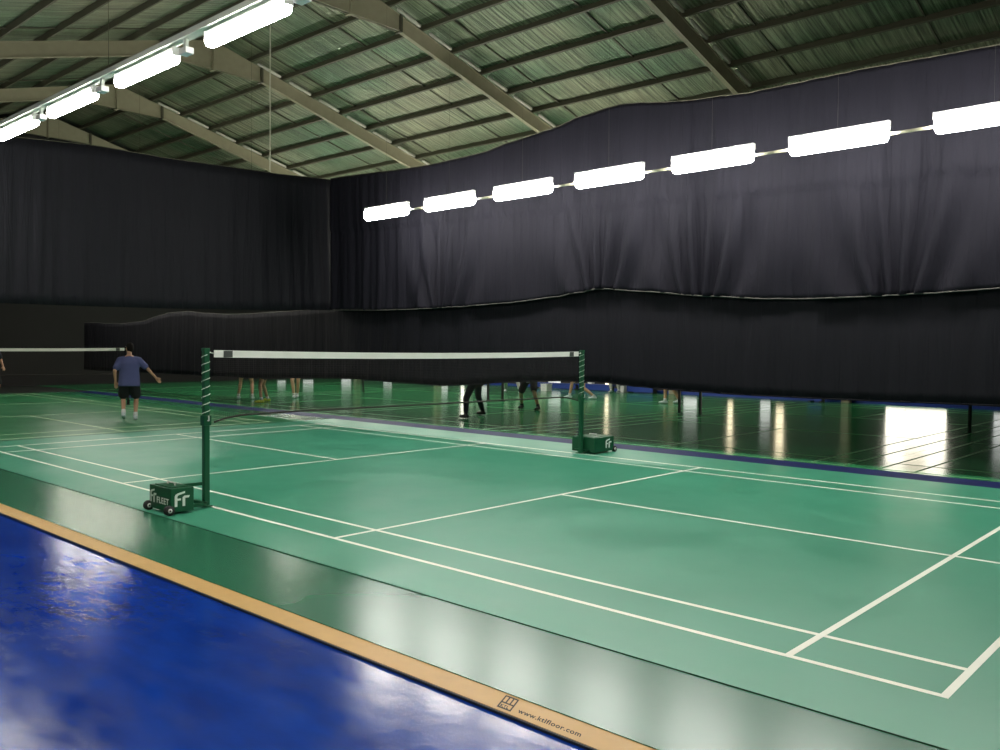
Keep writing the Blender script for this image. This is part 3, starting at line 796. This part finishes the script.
    for hip, kn, an in legs:
        if long_trousers:
            limb(c, hip, kn, .102 * k, .075 * k); limb(c, kn, kn + (an - kn) * .80, .075 * k, .060 * k)
        else:
            limb(c, hip, hip + (kn - hip) * short, .106 * k * g, .096 * k * g)
    remeshed('trousers' if long_trousers else 'shorts', c, .014, bottom, root)
    for i, (hip, kn, an) in enumerate(legs):
        ft = V(feet[i]); ty = toes[i]; tv = V((math.sin(ty), math.cos(ty), 0)); c = MB()
        heel = V((an.x, an.y, ft.z + .042 + heels[i])) - tv * .045; toe = V((an.x, an.y, ft.z + .034 + heels[i] * .05)) + tv * .16
        limb(c, heel, heel.lerp(toe, .55) + V((0, 0, .006)), .042, .046); limb(c, heel.lerp(toe, .5), toe, .046, .033); limb(c, heel + tv * .03, an + V((0, 0, .0)), .042, .045)
        sh = remeshed('shoe', c, .012, shoes, root)
        d = (kn - an).normalized(); MB().tube([an - d * .01, an + d * .07], [.046, .045], 12).build('sock', 'sock' if shoes != 'shoe_black' else 'cloth_black', root, True)
    c = MB(); c.ell(head + hd * .040 - fwd * .014, (.083 * k, .094 * k, .094 * k), 14, 10); c.ell(head - fwd * .035 - hd * .01, (.078 * k, .068 * k, .095 * k), 14, 10)
    remeshed('hair', c, .012, 'hair_black', root)
    for s in (-1, 1): MB().ell(head + fwd * .080 * k + side * s * .032 * k + hd * .012, (.011, .011, .009), 8, 6).build('eye', 'eye_dark', root, True)
    MB().ell(head + fwd * .088 * k - hd * .055 * k, (.022, .010, .006), 8, 6).build('mouth', 'lip', root, True)
    lo = min(v.co.z for ch in root.children for v in ch.data.vertices)
    root.location.z += .0025 - lo
    return root
def face_dir(dx, dy): return math.atan2(-dx, dy)
A = math.atan2
# man on the court beyond the end curtain, seen from behind
person('person in a blue t-shirt and black shorts walking away, right arm held out', (-9.95, 0.62, -.002), R(62),
       ((-.10, -.03, 0), (.12, .10, 0)), ((-.25, .02, .80), (.54, .06, .86)), H=1.58, pelvis=.82, lean=.08, head_yaw=.5, head_down=.42,
       shirt='cloth_blue', bottom='cloth_black', shoes='shoe_white', heels=(.07, 0), vox=.009, girth=1.22, short=.80)
person('person in a navy t-shirt and yellow shoes beyond the net, past the man in blue', (-17.35, 0.28, -.002), R(-80),
       ((-.12, 0, 0), (.13, .08, 0)), ((-.25, .15, .95), (.30, .25, .98)), shirt='cloth_navy', bottom='cloth_black', shoes='shoe_yellow', lean=.1)
# players behind the divider
def player(label, f0, f1, rz_dir, **kw):
    """feet given in world coordinates"""
    cx, cy = (f0[0] + f1[0]) / 2, (f0[1] + f1[1]) / 2
    rz = face_dir(*rz_dir); c, s = math.cos(-rz), math.sin(-rz)
    loc = []
    for f in (f0, f1):
        dx, dy = f[0] - cx, f[1] - cy; loc.append(((dx * c - dy * s), (dx * s + dy * c), 0))
    loc.sort(key=lambda p: p[0])
    return person(label, (cx, cy, -.010), rz, tuple(loc), kw.pop('hands', ((-.32, .25, 1.0), (.35, .3, 1.1))), vox=.012, **kw)
player('person in navy trousers and black shoes crouching wide, behind the divider', (-5.75, 6.34), (-6.19, 7.35), (-.9, -.1), pelvis=.80, lean=.45,
       bottom='cloth_navy', long_trousers=True, shoes='shoe_black', shirt='cloth_black')
player('person in black shorts and black shoes, bare legs apart, behind the divider', (-7.01, 9.70), (-6.27, 9.48), (.2, -1), pelvis=.84, lean=.25,
       bottom='cloth_black', shoes='shoe_black', shirt='cloth_grey', skin='skin_b')
player('person with bare legs and white shoes standing behind the divider near the end wall', (-14.85, 6.05), (-14.55, 6.33), (-.7, .7), bottom='cloth_black', shoes='shoe_white', shirt='cloth_red', skin='skin_b', short=.45)
player('person with bare legs and yellow shoes standing behind the divider', (-12.93, 5.62), (-13.38, 6.10), (-.6, -.8), bottom='cloth_navy', shoes='shoe_yellow', shirt='cloth_grey', short=.45)
player('person seen side-on with legs together behind the divider, near the yellow-shoed player', (-14.24, 7.56), (-14.50, 7.85), (.7, -.7), bottom='cloth_black', shoes='shoe_white', shirt='cloth_pale', skin='skin_b', short=.45)
player('person lunging with bare legs behind the far net post, behind the divider', (-9.0, 14.29), (-8.15, 14.45), (-.8, -.6), pelvis=.78, lean=.3, bottom='cloth_black', shoes='shoe_white', shirt='cloth_blue', skin='skin_b', short=.5)
player('person with bare legs and white shoes beside the paired black posts behind the divider', (-5.53, 14.34), (-5.30, 14.75), (-.9, -.4), bottom='cloth_navy', shoes='shoe_white', shirt='cloth_grey', skin='skin_b', short=.5)
player('person in pale trousers standing beside the far-wall benches', (-10.15, 18.2), (-9.92, 18.35), (.2, -1), bottom='cloth_pale', long_trousers=True, shoes='shoe_white', shirt='cloth_grey')
player('person in pale trousers striding wide behind the divider, beyond the paired posts', (-12.70, 15.35), (-11.85, 15.15), (.5, -.9), pelvis=.80, lean=.2, bottom='cloth_pale', long_trousers=True, shoes='shoe_white', shirt='cloth_black')
player('person in pale trousers standing with feet close beyond the paired posts behind the divider', (-13.25, 14.2), (-13.0, 14.35), (.3, -1), bottom='cloth_pale', long_trousers=True, shoes='shoe_white', shirt='cloth_navy')
bpy.context.view_layer.update()
